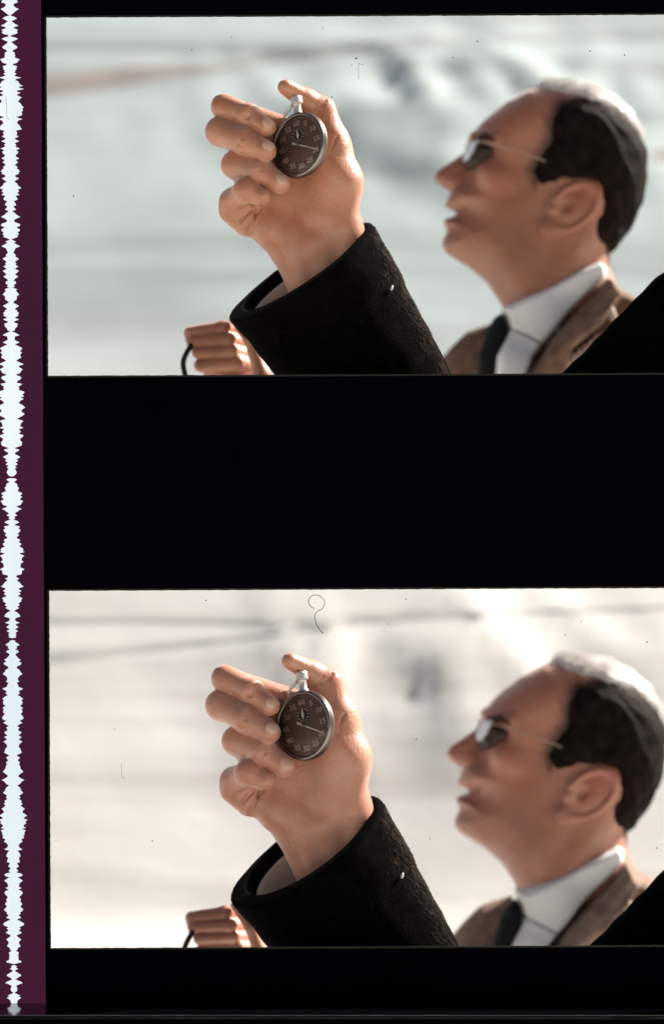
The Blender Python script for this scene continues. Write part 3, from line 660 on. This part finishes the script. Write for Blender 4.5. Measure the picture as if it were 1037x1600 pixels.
# ------------------------------------------------------------------ stopwatch
def build_watch():
    w = empty('stopwatch')
    r = 49.0
    def part(name, VF, m, parent=w, smooth=True):
        return mesh_obj(name, [(a * .001, b_ * .001, c * .001) for a, b_, c in VF[0]], VF[1], m, parent, smooth)
    part('case', lathe([(0, -13), (24, -12.5), (38, -10), (47, -5), (51, -1), (52, 3), (51.2, 6), (49, 7.4), (46.5, 7.6), (46.2, 5.5)], 72), STEELD)
    part('bezel', lathe([(50.6, 6.2), (51.4, 7.8), (50.2, 9.8), (47.6, 10.6), (45.6, 9.4), (45.2, 6.8)], 72), STEEL)
    dial = part('dial', lathe([(45.8, 5.8), (30, 5.9), (0.01, 5.9)], 64), DIAL)
    def disc(x, y, rr, z, m, nm, n=10, t=.5):
        V_ = [(x + rr * math.cos(6.283 * k / n), y + rr * math.sin(6.283 * k / n), z) for k in range(n)]
        V_ += [(a, b_, z - t) for a, b_, _ in V_]
        return part(nm, (V_, [tuple(range(n))] + [(k, k + n, (k + 1) % n + n, (k + 1) % n) for k in range(n)]), m, dial, False)
    # numerals round the dial
    for i in range(12):
        a = math.pi / 2 - i * math.pi / 6
        fc = bpy.data.curves.new('numeral', 'FONT'); fc.body = str(60 if i == 0 else i * 5); fc.size = .0125; fc.align_x = 'CENTER'; fc.align_y = 'CENTER'; fc.extrude = .0002; fc.offset = .0001
        fo = bpy.data.objects.new('numeral_source', fc); col.objects.link(fo)
        me = bpy.data.meshes.new_from_object(fo.evaluated_get(bpy.context.evaluated_depsgraph_get()))
        bpy.data.objects.remove(fo)
        me.materials.clear()
        o = link_mesh('numeral', me, DIALMARK, dial, False); o.location = (.0345 * math.cos(a), .0345 * math.sin(a), .0065); o.scale = (1.0, .9, 1)
    for i in range(60):
        if i % 5: continue
    # minute ticks as one ring of marks
    V_, F_ = [], []
    for i in range(60):
        a = i * math.pi / 30; ca, sa = math.cos(a), math.sin(a); hw = .45 if i % 5 else .8; r0 = 42.4
        o = len(V_)
        for rr, s in ((r0, -1), (44.6, -1), (44.6, 1), (r0, 1)): V_.append((rr * ca - s * hw * sa, rr * sa + s * hw * ca, 6.3))
        F_.append((o, o + 1, o + 2, o + 3))
    tag(part('tick_ring', (V_, F_), DIALMARK, dial, False), None, None, None, 'stuff')
    # small register below twelve
    sub = part('subdial', ([(11.6 * math.cos(6.283 * k / 40), 16 + 11.6 * math.sin(6.283 * k / 40), 6.15) for k in range(40)], [tuple(range(40))]), mat('subdial_dark', (.03, .018, .013), .5, .3), dial, False)
    for i in range(12):
        a = i * math.pi / 6; disc(9.4 * math.cos(a), 16 + 9.4 * math.sin(a), 1.15, 6.6, DIALMARK, 'dot', 8)
    def needle(name, pts, z, m):
        n = len(pts); V_ = [(a, b_, z + .5) for a, b_ in pts] + [(a, b_, z) for a, b_ in pts]
        return part(name, (V_, [tuple(range(n))] + [(k, k + n, (k + 1) % n + n, (k + 1) % n) for k in range(n)]), m, w, False)
    needle('minute_hand', [(0, 8.5), (-2.6, 15.5), (-.6, 24), (.6, 24), (2.6, 15.5)], 7.0, HANDM)
    ang = R_(-27)
    def rot(p): return (p[0] * math.cos(ang) - p[1] * math.sin(ang), p[0] * math.sin(ang) + p[1] * math.cos(ang))
    needle('second_hand', [rot(p) for p in ((-13, -2.0), (-13, 2.0), (-5, 1.1), (0, 1.2), (41, .45), (41, -.45), (0, -1.2), (-5, -1.1))], 7.6, HANDM)
    part('hub', lathe([(3.2, 7.4), (3.2, 8.8), (1.5, 9.4), (0.01, 9.5)], 20), STEEL)
    part('crystal', lathe([(46.2, 9.6), (42, 11.2), (34, 12.6), (20, 13.8), (0.01, 14.2)], 64), CRYSTAL)
    # stem, crown and bow at twelve
    def up(VF, z0=-1.0):                      # turn a lathe about the watch's own +Y axis
        return [(a, c, -b_ + z0) for a, b_, c in VF[0]], VF[1]
    part('stem', up(lathe([(0.01, 48), (8.5, 48), (8.2, 53), (6.0, 55), (6.0, 66), (6.6, 67), (6.6, 69), (0.01, 69)], 28)), CROWNM)
    pr = []
    V_, F_ = lathe([(0.01, 68.5), (8.0, 68.6), (9.0, 69.6), (9.0, 78), (8.2, 80), (4, 81), (0.01, 81.2)], 48)
    V_ = [(a * (1 + .035 * (k % 2)), b_ * (1 + .035 * (k % 2)), c) for k, (a, b_, c) in enumerate(V_)]
    part('crown', up((V_, F_)), CROWNM, smooth=False)
    bow = []
    for k in range(25):
        t = math.pi * (0.0 + 1.0 * k / 24)
        bow.append((-7 - 16 * math.sin(t) * 1.15, 58 - 8.5 * math.cos(t) - 7 * math.sin(t), 3.0))
    VFb = tube(bow, 2.5, 10); part('bow', VFb, CROWNM)
    # side pusher at eleven, half hidden by the index finger
    a = R_(136); ca, sa = math.cos(a), math.sin(a)
    VFp = tube([(48 * ca, 48 * sa, 0), (58 * ca, 58 * sa, 0), (58.5 * ca, 58.5 * sa, 0), (65 * ca, 65 * sa, 0)], [4, 4, 6, 5.6], 14); part('side_pusher', VFp, STEELD)
    return w
watch = build_watch()
WB = (471.5, 233.0, -46)
watch.rotation_euler = (Matrix.Rotation(R_(-37), 3, 'Z') @ Matrix.Rotation(R_(90), 3, 'X') @ Matrix.Rotation(R_(13), 3, 'Z') @ Matrix.Rotation(R_(-6), 3, 'X')).to_euler()

# ------------------------------------------------------------------ the man in profile
def c3(a, b, d=0.0): return (640 + a / 2.612, 100 + b / 2.612, d)
MB = (850, 560, 0)
man = empty('person')
fm = Field(668, 1030, 112, 520, -112, 112, 2.2)
FACE = [(255, 284), (292, 240), (340, 198), (400, 152), (480, 108), (560, 90), (640, 86), (720, 100), (800, 138), (872, 196), (925, 276), (950, 370), (948, 470), (925, 570), (890, 650), (850, 716), (812, 772),
        (815, 830), (860, 960), (840, 1080), (420, 1080), (392, 1020), (360, 962), (312, 892), (250, 836), (190, 800), (152, 776), (133, 748), (134, 722), (146, 694), (150, 676), (139, 656), (137, 636), (160, 627), (184, 619), (190, 610), (178, 599), (146, 579), (152, 556), (160, 530), (170, 508), (225, 470), (246, 420), (250, 372), (256, 330), (248, 300)]
FACE = [c3(*p)[:2] for p in FACE]
Wd = fm.blend([c3(*p)[:2] + (w,) for p, w in (((650, 280), 90), ((860, 400), 84), ((420, 230), 74), ((300, 420), 62), ((240, 580), 50), ((190, 720), 42), ((440, 600), 70), ((470, 760), 66), ((640, 600), 78), ((560, 900), 62), ((800, 780), 58), ((650, 1050), 66))], 44)
d2 = fm.poly(FACE); Rr = 58.0
f = np.sqrt(np.maximum(d2 + Rr, 0) ** 2 + (fm.y * (Rr / Wd)) ** 2) - Rr
NOSE = [c3(*p)[:2] for p in ((262, 330), (238, 356), (213, 368), (166, 402), (124, 427), (106, 445), (99, 464), (105, 483), (124, 496), (150, 512), (200, 520), (250, 500), (290, 420))]
Wn = fm.blend([c3(*p)[:2] + (w,) for p, w in (((240, 360), 10), ((150, 430), 14), ((120, 465), 15), ((210, 490), 21))], 16)
dn = fm.poly(NOSE); f = smin(f, np.sqrt(np.maximum(dn + 12, 0) ** 2 + (fm.y * (12 / Wn)) ** 2) - 12, 6)
for s in (-1, 1):
    f = smin(f, fm.ell(c3(196, 484, s * 15), (12.5, 11, 7), -20), 5)           # nostril wing
    f = smax(f, -fm.ell(c3(150, 506, s * 8), (7, 4, 4), -25), 3)               # nostril
    f = smax(f, -fm.ell(c3(276, 398, s * 50), (19, 15, 14), -25), 12)          # eye socket
    f = smin(f, fm.ell(c3(288, 398, s * 40), (13, 12, 11)), 4)                 # closed-in eyeball
    f = smin(f, fm.cone(c3(262, 308, s * 26), c3(345, 318, s * 60), 9, 6), 10)  # brow ridge
    f = smin(f, fm.ell(c3(345, 470, s * 52), (30, 20, 16), -20), 16)           # cheek bone
    f = smin(f, fm.cone(c3(690, 720, s * 50), c3(470, 1010, s * 36), 15, 15), 20)  # neck muscle
    # ear
    e = fm.ell(c3(648, 604, s * 79), (48, 30, 9), 40)
    X, Z = fm.x - c3(648, 604)[0], fm.z + c3(648, 604)[1]
    ca, sa = math.cos(R_(40)), math.sin(R_(40)); U, Wv = X * ca + Z * sa, -X * sa + Z * ca
    rr = np.sqrt((U / 44) ** 2 + (Wv / 28) ** 2)
    ring = np.sqrt(((rr - 1) * 32) ** 2 + (fm.y - s * 85) ** 2) - 4.6
    ring = np.where((U < -18) & (Wv > -6), 20, ring)
    e = smin(e, ring, 5)
    e = smin(e, fm.ell(c3(555, 690, s * 82), (15, 13, 7)), 6)                  # lobe
    e = smax(e, -fm.ell(c3(618, 600, s * 93), (15, 12, 11), 40), 4)            # hollow
    e = smax(e, -fm.cone(c3(630, 548, s * 92), c3(715, 560, s * 93), 4, 4), 4)
    e = smin(e, fm.ell(c3(572, 612, s * 82), (7, 9, 7)), 4)                    # tragus
    f = smin(f, e, 5)
def fronts(F_, px, py):
    i = int((px - fm.o[0]) / fm.h); k = int((-py - fm.o[2]) / fm.h); c_ = np.argmax(F_[i, :, k] < 0)
    return abs(float(fm.o[1] + c_ * fm.h)) if F_[i, c_, k] < 0 else 6.0
for pts, rr_, add in (([(154, 577), (178, 589), (206, 597), (232, 600)], (3.4, 3.0, 2.2, 1.2), True), ([(150, 646), (180, 636), (206, 624), (228, 610)], (3.4, 3.0, 2.2, 1.0), True), ([(180, 609), (202, 608), (222, 602), (238, 592)], (4.4, 3.6, 2.6, 1.4), False)):
    F0 = f
    for s in (-1, 1):
        Q_ = [(*c3(a_, b_)[:2],) for a_, b_ in pts]; Q_ = [(a_, b_, s * (fronts(F0, a_, b_) - (1.0 if add else 0.0))) for a_, b_ in Q_]
        g = None
        for k in range(len(Q_) - 1):
            c_ = fm.cone(Q_[k], Q_[k + 1], rr_[k], rr_[k + 1]); g = c_ if g is None else np.minimum(g, c_)
        f = smin(f, g, 4) if add else smax(f, -g, 3)
skull = np.sqrt(np.maximum(d2 + Rr, 0) ** 2 + (fm.y * (Rr / Wd)) ** 2) - Rr
f = f + fm.wob(.7, 15, 15, 15, 21)
f = smax(f, -(fm.z + c3(0, 1080)[1] - 6) * -1 * 0 - 50, 1)
head = field_obj('body', fm, f, SKIN['mup'], man, MB)
# hair
SIDE = [c3(*p)[:2] for p in ((600, 195), (690, 178), (800, 205), (900, 262), (1000, 330), (1010, 560), (960, 680), (840, 800), (796, 758), (752, 730), (738, 690), (764, 640), (774, 580), (748, 512), (690, 490), (612, 487), (572, 504), (530, 512), (502, 494), (494, 452), (524, 396), (560, 340), (566, 260))]
hs = fm.poly(SIDE)
hw = fm.wob(1.6, 4, 5, 7, 31) + fm.wob(2.0, 10, 12, 14, 32)
hb = np.clip(-hs / 20, 0, 1)
hair = smax(skull - .8 - 7.2 * hb + hw * (.25 + .75 * hb), hs + fm.wob(4.5, 6, 6, 6, 33), 3)
tag(field_obj('hair', fm, hair, HAIR, man, MB), 'short dark hair on the back and side of the head')
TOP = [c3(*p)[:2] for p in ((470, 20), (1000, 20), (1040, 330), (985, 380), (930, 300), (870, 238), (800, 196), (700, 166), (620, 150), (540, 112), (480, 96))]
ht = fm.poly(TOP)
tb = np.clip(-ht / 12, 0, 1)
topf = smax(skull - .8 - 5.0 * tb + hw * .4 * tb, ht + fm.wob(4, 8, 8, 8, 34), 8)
thin = field_obj('thinning_hair', fm, topf, HAIR_SUNLIT, man, MB)
tag(thin, 'thin hair over the crown, sunlight painted in as pale grey')
def attr(o, name, fn):
    n = len(o.data.vertices); co = np.empty(n * 3, np.float32); o.data.vertices.foreach_get('co', co); co = co.reshape(-1, 3) * 1000
    px, py = co[:, 0] + MB[0], MB[1] - co[:, 2]
    ai = np.clip(((px - fm.o[0]) / fm.h).astype(int), 0, fm.shape[0] - 1); bi = np.clip(((-py - fm.o[2]) / fm.h).astype(int), 0, fm.shape[2] - 1)
    a_ = o.data.attributes.new(name, 'FLOAT', 'POINT'); a_.data.foreach_set('value', fn((px - 640) * 2.612, (py - 100) * 2.612, ai, bi, co[:, 1]).astype(np.float32))
def g2(x, y, cx, cy, r): return np.exp(-((x - cx) ** 2 + (y - cy) ** 2) / (2 * r * r))
attr(head, 'blush', lambda x, y, a_, b_, d: np.clip(.22 * g2(x, y, 130, 455, 45) + .4 * g2(x, y, 360, 530, 70) + .5 * g2(x, y, 690, 560, 60) + .3 * g2(x, y, 190, 640, 50), 0, .8))
def stub(x, y, a_, b_, d):
    hd = hs[a_, 0, b_]; t = np.clip(1 - (hd + 2) / 24, 0, 1); hair_in = np.where((x > 505) & (x < 800) & (y > 478), 0, t * t * (3 - 2 * t) * .85)
    jaw = .16 * np.clip(g2(x, y, 230, 720, 85) + g2(x, y, 380, 760, 90), 0, 1)
    return np.maximum(hair_in, jaw)
attr(head, 'stubble', stub)
def strands(name, src, dist, lo, hi, fall, count, L, flow, m, label, skip=None, lift=2.0, rad=.75):
    rs = random.Random(name); V_, F_ = [], []
    vs = src.data.vertices; n = 0; order = list(range(len(vs))); rs.shuffle(order)
    for i in order:
        co, no = vs[i].co, vs[i].normal
        px, pz = co.x * 1000 + MB[0], co.z * 1000 - MB[1]
        a_, b_ = int((px - fm.o[0]) / fm.h), int((pz - fm.o[2]) / fm.h)
        if not (0 <= a_ < fm.shape[0] and 0 <= b_ < fm.shape[2]): continue
        dd = float(dist[a_, 0, b_])
        if dd < lo or dd > hi or (dd > 0 and rs.random() > math.exp(-dd / fall)): continue
        if skip and skip((px - 640) * 2.612, (-pz - 100) * 2.612): continue
        t = Vector(flow) + Vector((rs.gauss(0, .25), rs.gauss(0, .25), rs.gauss(0, .25))); t -= no * t.dot(no)
        if t.length < .2: continue
        t.normalize(); l = L * rs.uniform(.5, 1.3) * .001; s_ = t.cross(no).normalized(); o = len(V_)
        for u, lf, rr in ((0, .2, 1.0), (.5, lift, .8), (1, lift * .5, .15)):
            c_ = co + t * (l * u) + no * (lf * .001)
            for k in range(3):
                w = 2.094 * k; V_.append(c_ + (s_ * math.cos(w) + no * math.sin(w)) * (rad * rr * .001))
        for g_ in (0, 3):
            for k in range(3): F_.append((o + g_ + k, o + g_ + (k + 1) % 3, o + g_ + 3 + (k + 1) % 3, o + g_ + 3 + k))
        n += 1
        if n >= count: break
    tag(mesh_obj(name, V_, F_, m, man), label, None, None, 'stuff')
ear_zone = lambda a_, b_: 505 < a_ < 785 and b_ > 480
strands('hair_strands', head, hs, -8, 16, 5, 9000, 9, (1, 0, -.6), HAIRB, 'fine brown hairs along the hairline', ear_zone, .8, .38)
strands('crown_strands', thin, ht, -200, 30, 30, 3000, 18, (1, 0, -.15), HAIR_SUNLIT, 'fine hairs over the crown, painted pale for sunlight', None, 3.0, .45)
fb = Field(725, 790, 195, 245, -75, -20, 1.2)
brow = smin(fb.cone(c3(262, 318, -36), c3(300, 312, -58), 4.4, 4.0), fb.cone(c3(300, 312, -58), c3(340, 332, -68), 4.0, 2.0), 4) + fb.wob(1.2, 3, 3, 3, 40)
field_obj('eyebrow', fb, brow, DARKBR, man, MB)
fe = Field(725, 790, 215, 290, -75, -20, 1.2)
eye_shade = smin(fe.ell(c3(272, 398, -50), (12, 14, 12), -28), fe.ell(c3(298, 372, -58), (14, 9, 7), -20), 5)
eye_shade = smin(eye_shade, fe.cone(c3(262, 405, -46), c3(236, 430, -36), 9, 6.5), 6)  # socket shade drawn out as a dark shape beside the nose
field_obj('eye_shade', fe, eye_shade, EYE_SHADE, man, MB)
# clothes
fc = Field(660, 1170, 380, 664, -150, 130, 3.0)
COLL = [c3(*p)[:2] for p in ((368, 1000), (470, 950), (620, 878), (770, 806), (800, 838), (796, 880), (620, 1060), (500, 1210), (420, 1462), (320, 1462), (340, 1200), (388, 1090))]
Wc = fc.blend([c3(*p)[:2] + (w,) for p, w in (((400, 1000), 62), ((600, 920), 80), ((770, 840), 76), ((500, 1150), 96), ((400, 1300), 100))], 40)
dc = fc.poly(COLL); sh = np.sqrt(np.maximum(dc + 11, 0) ** 2 + (fc.y * (11 / Wc)) ** 2) - 11
fold = np.abs((fc.x - c3(400, 1010)[0]) * .45 + (fc.z + c3(400, 1010)[1]) * .89 + 26)      # collar leaf lies over the shirt front
sh = sh + np.clip(2.4 - fold, 0, 2.4) * (fc.y < 0) + fc.wob(1.2, 22, 30, 22, 51)
tag(field_obj('shirt', fc, sh, SHIRT, man, MB), 'white shirt with stiff collar')
JACK = [c3(*p)[:2] for p in ((800, 872), (850, 925), (930, 968), (1060, 1010), (1200, 1060), (1330, 1160), (1340, 1462), (415, 1462), (450, 1270), (530, 1170), (610, 1080), (710, 980))]
Wj = fc.blend([c3(*p)[:2] + (w,) for p, w in (((790, 900), 84), ((900, 1100), 112), ((600, 1150), 106), ((480, 1300), 108), ((1200, 1200), 112))], 40)
dj = fc.poly(JACK); jk = np.sqrt(np.maximum(dj + 16, 0) ** 2 + ((fc.y + 4) * (16 / Wj)) ** 2) - 16
lap = fc.poly([c3(*p)[:2] for p in ((800, 880), (850, 950), (760, 1080), (640, 1180), (560, 1462), (405, 1462), (560, 1130))])
jk = jk - 5 * np.clip(-lap / 4, 0, 1) * (fc.y < 0) + fc.wob(2.4, 24, 30, 20, 52)
tag(field_obj('jacket', fc, jk, SUIT['up'], man, MB), 'brown suit jacket with wide lapel')
FARL = [c3(*p)[:2] for p in ((120, 1215), (170, 1150), (240, 1085), (300, 1062), (340, 1050), (372, 1040), (350, 1180), (330, 1462), (40, 1462), (80, 1260))]
fa = fc.inflate(FARL, 24, 46, 52) + fc.wob(2, 14, 20, 14, 53)
tag(field_obj('far_lapel', fc, fa, SUIT['up'], man, MB), 'far side of the brown jacket front')
TIEP = [c3(*p)[:2] for p in ((372, 1020), (392, 1085), (390, 1140), (372, 1200), (350, 1462), (262, 1462), (276, 1190), (302, 1100), (340, 1040))]
ti = fc.inflate(TIEP, 14, 22, -46) + fc.wob(1, 12, 12, 12, 54)
tag(field_obj('necktie', fc, ti, TIE, man, MB), 'black necktie')
ft = Field(850, 985, 470, 600, -150, -60, 1.8)
t1 = ft.ell((944, 497, -112), (8, 15, 10), 25) + ft.wob(1.6, 5, 5, 5, 60)
tag(field_obj('sunlit_wrinkle', ft, t1, SUIT_SUNLIT, man, MB), 'wrinkle on the jacket shoulder, sunlight painted in pale')
t2 = ft.cone((872, 580, -116), (926, 538, -116), 7, 10, .7) + 2.2 * np.sin(ft.x * .75) + ft.wob(1.2, 5, 5, 5, 61)
tag(field_obj('sunlit_fold', ft, t2, SUIT_SUNLIT, man, MB), 'row of folds on the jacket shoulder, sunlight painted in pale')

# spectacles
def build_specs():
    g = empty('spectacles'); base = c3(250, 370, 0)
    def loop(cz, wd, ht, yaw):
        pts = []
        for k in range(29):
            t = 2 * math.pi * k / 28; a = math.copysign(abs(math.cos(t)) ** .75, math.cos(t)) * wd; b_ = math.copysign(abs(math.sin(t)) ** .75, math.sin(t)) * ht
            # lens plane: across the face (depth) and along the slope of the face
            sl = R_(24)
            u = (b_ * math.sin(sl) + abs(cz + a) * yaw * .02, -b_ * math.cos(sl))
            pts.append((base[0] - 12 + u[0] + (abs(cz + a)) * .26, base[1] - 4 + u[1], cz + a))
        return pts
    for s in (-1, 1):
        pts = [rel(p, base) for p in loop(s * 33, 25, 21, 1)]
        rimV, rimF = tube(pts, .0010, 6, False); rim = mesh_obj('rim', rimV, rimF, RIMM, g)
        c = sum(pts[:-1], Vector()) / (len(pts) - 1) + Vector((-.003, 0, 0)); n = len(pts) - 1
        mid = [c + (p - c) * .55 + Vector((-.001, 0, 0)) for p in pts[:-1]]
        Vl = pts[:-1] + mid + [c]; Fl = [(k, (k + 1) % n, n + (k + 1) % n, n + k) for k in range(n)] + [(n + k, n + (k + 1) % n, 2 * n) for k in range(n)]
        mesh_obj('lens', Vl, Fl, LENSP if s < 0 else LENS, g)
        h0 = pts[0] if s > 0 else pts[14]
        h0 = max(pts, key=lambda p: s * p.y) + Vector((0, 0, .012))
        q = [h0, rel(c3(300, 340, s * 64), base), rel(c3(360, 356, s * 74), base), rel(c3(440, 384, s * 81), base), rel(c3(520, 414, s * 84), base), rel(c3(600, 446, s * 76), base), rel(c3(690, 480, s * 74), base), rel(c3(745, 530, s * 72), base)]
        tv, tf = tube(smooth_curve(q, 5), .0011, 7); mesh_obj('temple', tv, tf, GOLD, g)
    bv, bf = tube(smooth_curve([rel((base[0] - 3, base[1] - 10, -9), base), rel((base[0] - 9, base[1] - 14, 0), base), rel((base[0] - 3, base[1] - 10, 9), base)], 6), .0015, 6); mesh_obj('bridge', bv, bf, GOLD, g)
    return g, base
specs, SB = build_specs()

# ------------------------------------------------------------------ the second fist with its cord, low beside the sleeve
def c4(a, b, d=0.0): return (270 + a / 5.76, 480 + b / 5.76, d)
FB = (350, 585, 0)
fist = empty('person')
ff = Field(276, 450, 480, 668, -60, 66, 1.5)
f = ff.ell(c4(470, 470, 10), (34, 42, 20), -18)
f = smin(f, ff.cone(c4(480, 520, 10), c4(560, 1000, 14), 32, 30), 14)
for a, b, r1, r2, dd in (((165, 235), (455, 195), 10, 11.5, -22), ((215, 315), (500, 300), 9.5, 11, -28), ((235, 415), (530, 400), 10, 11, -28), ((255, 530), (580, 500), 10.5, 12, -24)):
    f = smin(f, ff.cone(c4(*a, dd + 4), c4(*b, dd + 2), r1, r2), 2.0)
    f = smin(f, ff.cone(c4(*b, dd + 2), c4(b[0] + 165, b[1] + 45, 20), r2, 13.5), 4)
f = smin(f, ff.cone(c4(165, 240, -14), c4(180, 340, -24), 10, 8), 4)
f = smin(f, ff.cone(c4(555, 120, -26), c4(700, 320, -34), 7, 9), 4)
f = smin(f, ff.cone(c4(700, 320, -34), c4(805, 620, -34), 9, 12), 5)
f = smin(f, ff.cone(c4(805, 620, -34), c4(660, 1000, 8), 12, 26), 10)
f = f + ff.wob(.5, 8, 8, 8, 71)
field_obj('body', ff, f, SKIN['up'], fist, FB)
cord = empty('cord'); CB = (290, 600, 0)
cv, cf = tube(smooth_curve([rel(c4(*p), CB) for p in ((200, 300, -20), (176, 350, -30), (140, 410, -34), (108, 480, -34), (104, 540, -34), (118, 610, -34), (140, 700, -32), (190, 800, -20), (300, 840, 0))], 6), .0042, 9)
mesh_obj('strand', cv, cf, CORD, cord)

# ------------------------------------------------------------------ place the upper set, then copy it for the lower frame
YH, YM, YF = 0.17, 1.0, 0.48
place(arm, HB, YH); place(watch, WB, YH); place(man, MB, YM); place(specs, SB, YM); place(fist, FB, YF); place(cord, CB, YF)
low = {SKIN['up']: SKIN['low'], SKIN['mup']: SKIN['mlow'], SUIT['up']: SUIT['low']}
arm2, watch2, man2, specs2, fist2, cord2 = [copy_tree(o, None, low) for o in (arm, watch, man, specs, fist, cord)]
ha = dict(s=1.055, anchor=(320, 147), to=(320, 1040)); ma = dict(s=1.03, anchor=(677, 270), to=(696, 1170)); fa_ = dict(s=1.0, anchor=(288, 500), to=(290, 1411))
place(arm2, HB, YH, **ha); place(watch2, WB, YH, **ha); place(man2, MB, YM, **ma); place(specs2, SB, YM, **ma); place(fist2, FB, YF, **fa_); place(cord2, CB, YF, **fa_)
G = {'arm': 'arms raised with a stopwatch', 'watch': 'stopwatches held up in the two frames', 'man': 'men in profile in the two frames', 'sp': 'spectacles in the two frames', 'fist': 'fists in the corner of the two frames', 'cord': 'cords gripped by the fists'}
tag(arm, 'person in black sleeve raising a stopwatch, upper film frame', 'person', G['arm'])
tag(arm2, 'person in black sleeve raising a stopwatch, lower film frame', 'person', G['arm'])
tag(watch, 'round steel stopwatch with brown dial in the hand, upper film frame', 'stopwatch', G['watch'])
tag(watch2, 'round steel stopwatch with brown dial in the hand, lower film frame', 'stopwatch', G['watch'])
tag(man, 'balding person in brown suit and black tie looking up, upper film frame', 'person', G['man'])
tag(man2, 'balding person in taupe suit and black tie looking up, lower film frame', 'person', G['man'])
tag(specs, 'thin metal spectacles on the face in the upper film frame', 'glasses', G['sp'])
tag(specs2, 'thin metal spectacles on the face in the lower film frame', 'glasses', G['sp'])
tag(fist, 'person whose sunlit fist grips a cord below the sleeve, upper film frame', 'person', G['fist'])
tag(fist2, 'person whose sunlit fist grips a cord below the sleeve, lower film frame', 'person', G['fist'])
tag(cord, 'thin dark cord hanging from the fist in the upper film frame', 'cord', G['cord'])
tag(cord2, 'thin dark cord hanging from the fist in the lower film frame', 'cord', G['cord'])
